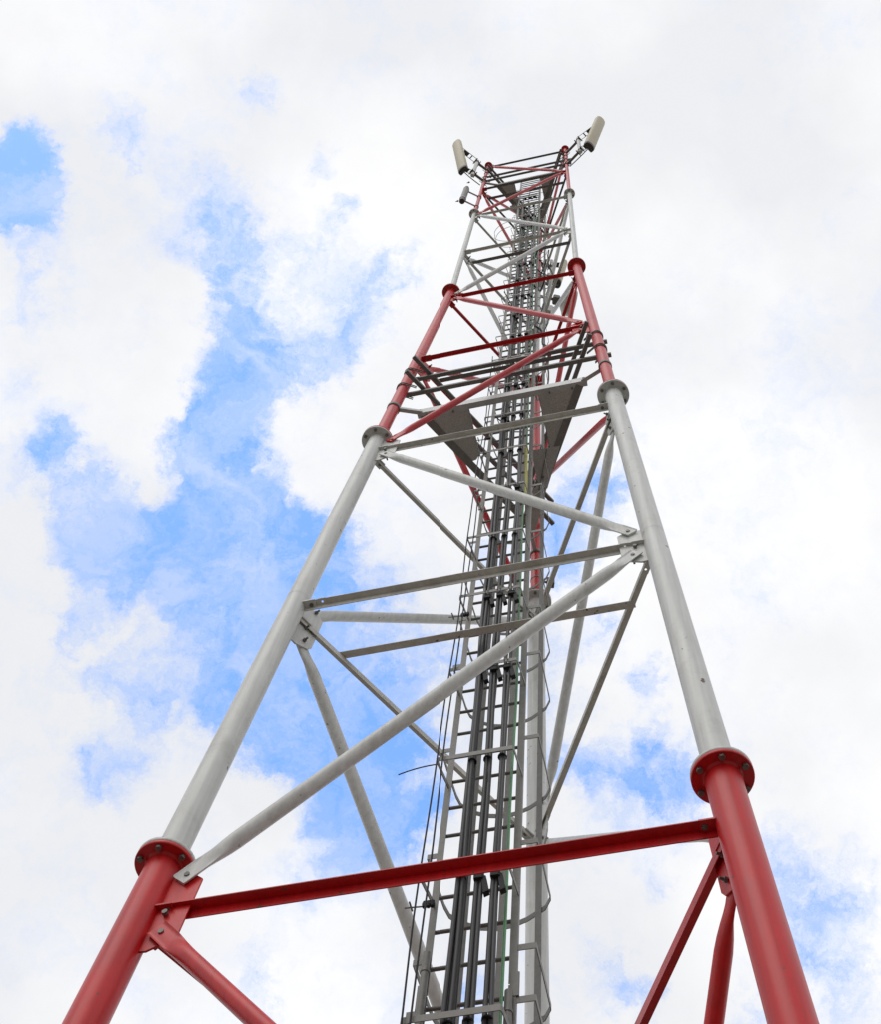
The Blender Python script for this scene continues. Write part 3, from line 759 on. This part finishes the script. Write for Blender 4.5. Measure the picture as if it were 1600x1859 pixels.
cy = thing('tube_antenna', (-1.222, 4.603, 25.9 + UP), 'short grey cylindrical antenna on two arms beside the left leg', 'antenna')
c0, c1 = Vector((-1.222, 4.603, 25.85 + UP)), Vector((-1.222, 4.603, 27.5 + UP))
obj('housing', MB().tube(c0 + Z * .25, c1 - Z * .2, .063, seg=32), 'galv', cy)
obj('collar', MB().tube(c0 + Z * .2, c0 + Z * .26, .070, seg=32), 'dull', cy)
obj('end_cap', MB().tube(c0 - Z * .01, c0 + Z * .2, .058, .062, seg=32), 'cap', cy)
obj('end_cap', MB().tube(c1 - Z * .2, c1, .066, .05, seg=32), 'galv', cy)
for z in (25.95, 27.12):
    L0 = leg('A', z); c = Vector((-1.222, 4.603, z + UP)); dd = (c - L0).normalized(); sd = Vector((-dd.y, dd.x, 0))
    obj('bracket_arm', MB().bar(L0, c, [(-.003, -.03), (.03, -.03), (.03, -.024), (.003, -.024), (.003, .03), (-.003, .03)], sd), 'dull', cy)
    obj('hose_clamp', MB().tube(L0 - Z * .03, L0 + Z * .03, .05, seg=20), 'bolt', cy)
for c in (c0 - E_ * .09 - N_ * .02, c1 + E_ * .06 - N_ * .1 + Z * .06):
    obj('wing_screw', MB().tube(c, c + Z * .06, .018, seg=8).tube(c + E_ * .03, c - E_ * .04, .009, seg=6), 'bolt', cy)

# drum antenna and radio units on the rear leg
dr = thing('drum_antenna', leg('C', 24.2), 'brown grey drum microwave antenna behind the right leg near the second red joint', 'antenna')
L0 = leg('C', 24.25); dv = Vector((1, .12, 0)).normalized(); sd = Vector((-dv.y, dv.x, 0))
cc = L0 + dv * .52
obj('drum', MB().tube(cc, cc + dv * .20, .26, .27, seg=40), 'dull', dr)
obj('radome', MB().tube(cc + dv * .2, cc + dv * .215, .262, .24, seg=40), 'galv', dr)
obj('back_shell', MB().tube(cc - dv * .08, cc, .10, .24, seg=40), 'dull', dr)
obj('radio_box', MB().box(cc - dv * .16, dv, sd, Z, .14, .16, .20, .02), 'dark', dr)
obj('mount_arm', MB().tube(L0, cc - dv * .1, .03, seg=16), 'dark', dr)
obj('mount_pipe', MB().tube(L0 + dv * .2 - Z * .45, L0 + dv * .2 + Z * .5, .03, seg=16), 'galv', dr)
for z, dx, lb in ((23.3, .21, 'lower of two small grey radio units on the rear leg'), (26.0, .24, 'upper of two small grey radio units on the rear leg')):
    L0 = leg('C', z); u = thing('radio_unit', L0, lb, 'radio', 'radio units on the rear leg')
    c = L0 + dv * dx
    obj('case', MB().box(c, dv, sd, Z, .15, .12, .42, .025), 'dull', u)
    mb = MB()
    for k in range(6): mb.box(c + dv * .08 + sd * (-.045 + .018 * k), dv, sd, Z, .02, .004, .36)
    obj('fin', mb, 'galv', u)
    obj('mount_bracket', MB().box(L0 + dv * .08, dv, sd, Z, .14, .03, .08).tube(L0 - Z * .03, L0 + Z * .03, .052, seg=16), 'bolt', u)
    obj('cable_tail', MB().path([c - Z * .2, c - Z * .34 + dv * .03, c - Z * .5 - dv * .04, c - Z * .75 - dv * .15], .009, seg=8), 'black', u)
jb = thing('junction_box', leg('C', 12.5), 'small dark junction box on the rear leg just below the lower work platform', 'box')
L0 = leg('C', 12.45); c = L0 + X * .155
obj('case', MB().box(c, X, Y, Z, .085, .07, .12, .006), 'dark', jb)
obj('strap', MB().tube(L0 - Z * .015, L0 + Z * .015, PR[2] + .004, seg=32).box(L0 + X * .1, X, Y, Z, .08, .02, .02), 'bolt', jb)
obj('gland', MB().tube(c + Z * .06, c + Z * .11, .01, seg=8), 'black', jb)

# jumpers and loose loops near the top of the ladder
rnd = random.Random(11)
jt = thing('jumper_bunch', P(1.15, .2, 22), 'tangle of thin grey and black jumper cables around the top of the ladder', 'cable')
for k in range(22):
    z = rnd.uniform(13.5, 27.5); s0 = rnd.uniform(1.0, 1.5); s1 = s0 + rnd.uniform(-.25, .3); dz = rnd.uniform(.7, 2.2)
    hh = rnd.uniform(.3, .7)
    pts = []
    for i in range(15):
        u = i / 14
        pts.append(P(s0 + (s1 - s0) * u + .06 * math.sin(u * 7 + k), .12 + hh * math.sin(u * math.pi) * .5, z + dz * u - .25 * math.sin(u * math.pi)))
    obj('jumper', MB().path(pts, rnd.choice([.008, .011, .014]), seg=7), rnd.choice(['black', 'cable', 'galv', 'black', 'cable', 'dark', 'black', 'green']), jt)
for k, (zz, ww) in enumerate(((25.2, .42), (24.6, .36))):
    pts = [P(.86 - ww * math.sin(u * math.pi) * (.9 if u < .6 else 1), .25 - .15 * math.cos(u * math.pi), zz + .25 * math.cos(u * math.pi)) for u in [i / 16 for i in range(17)]]
    obj('loop', MB().path(pts, .005, seg=6), 'galv', jt)
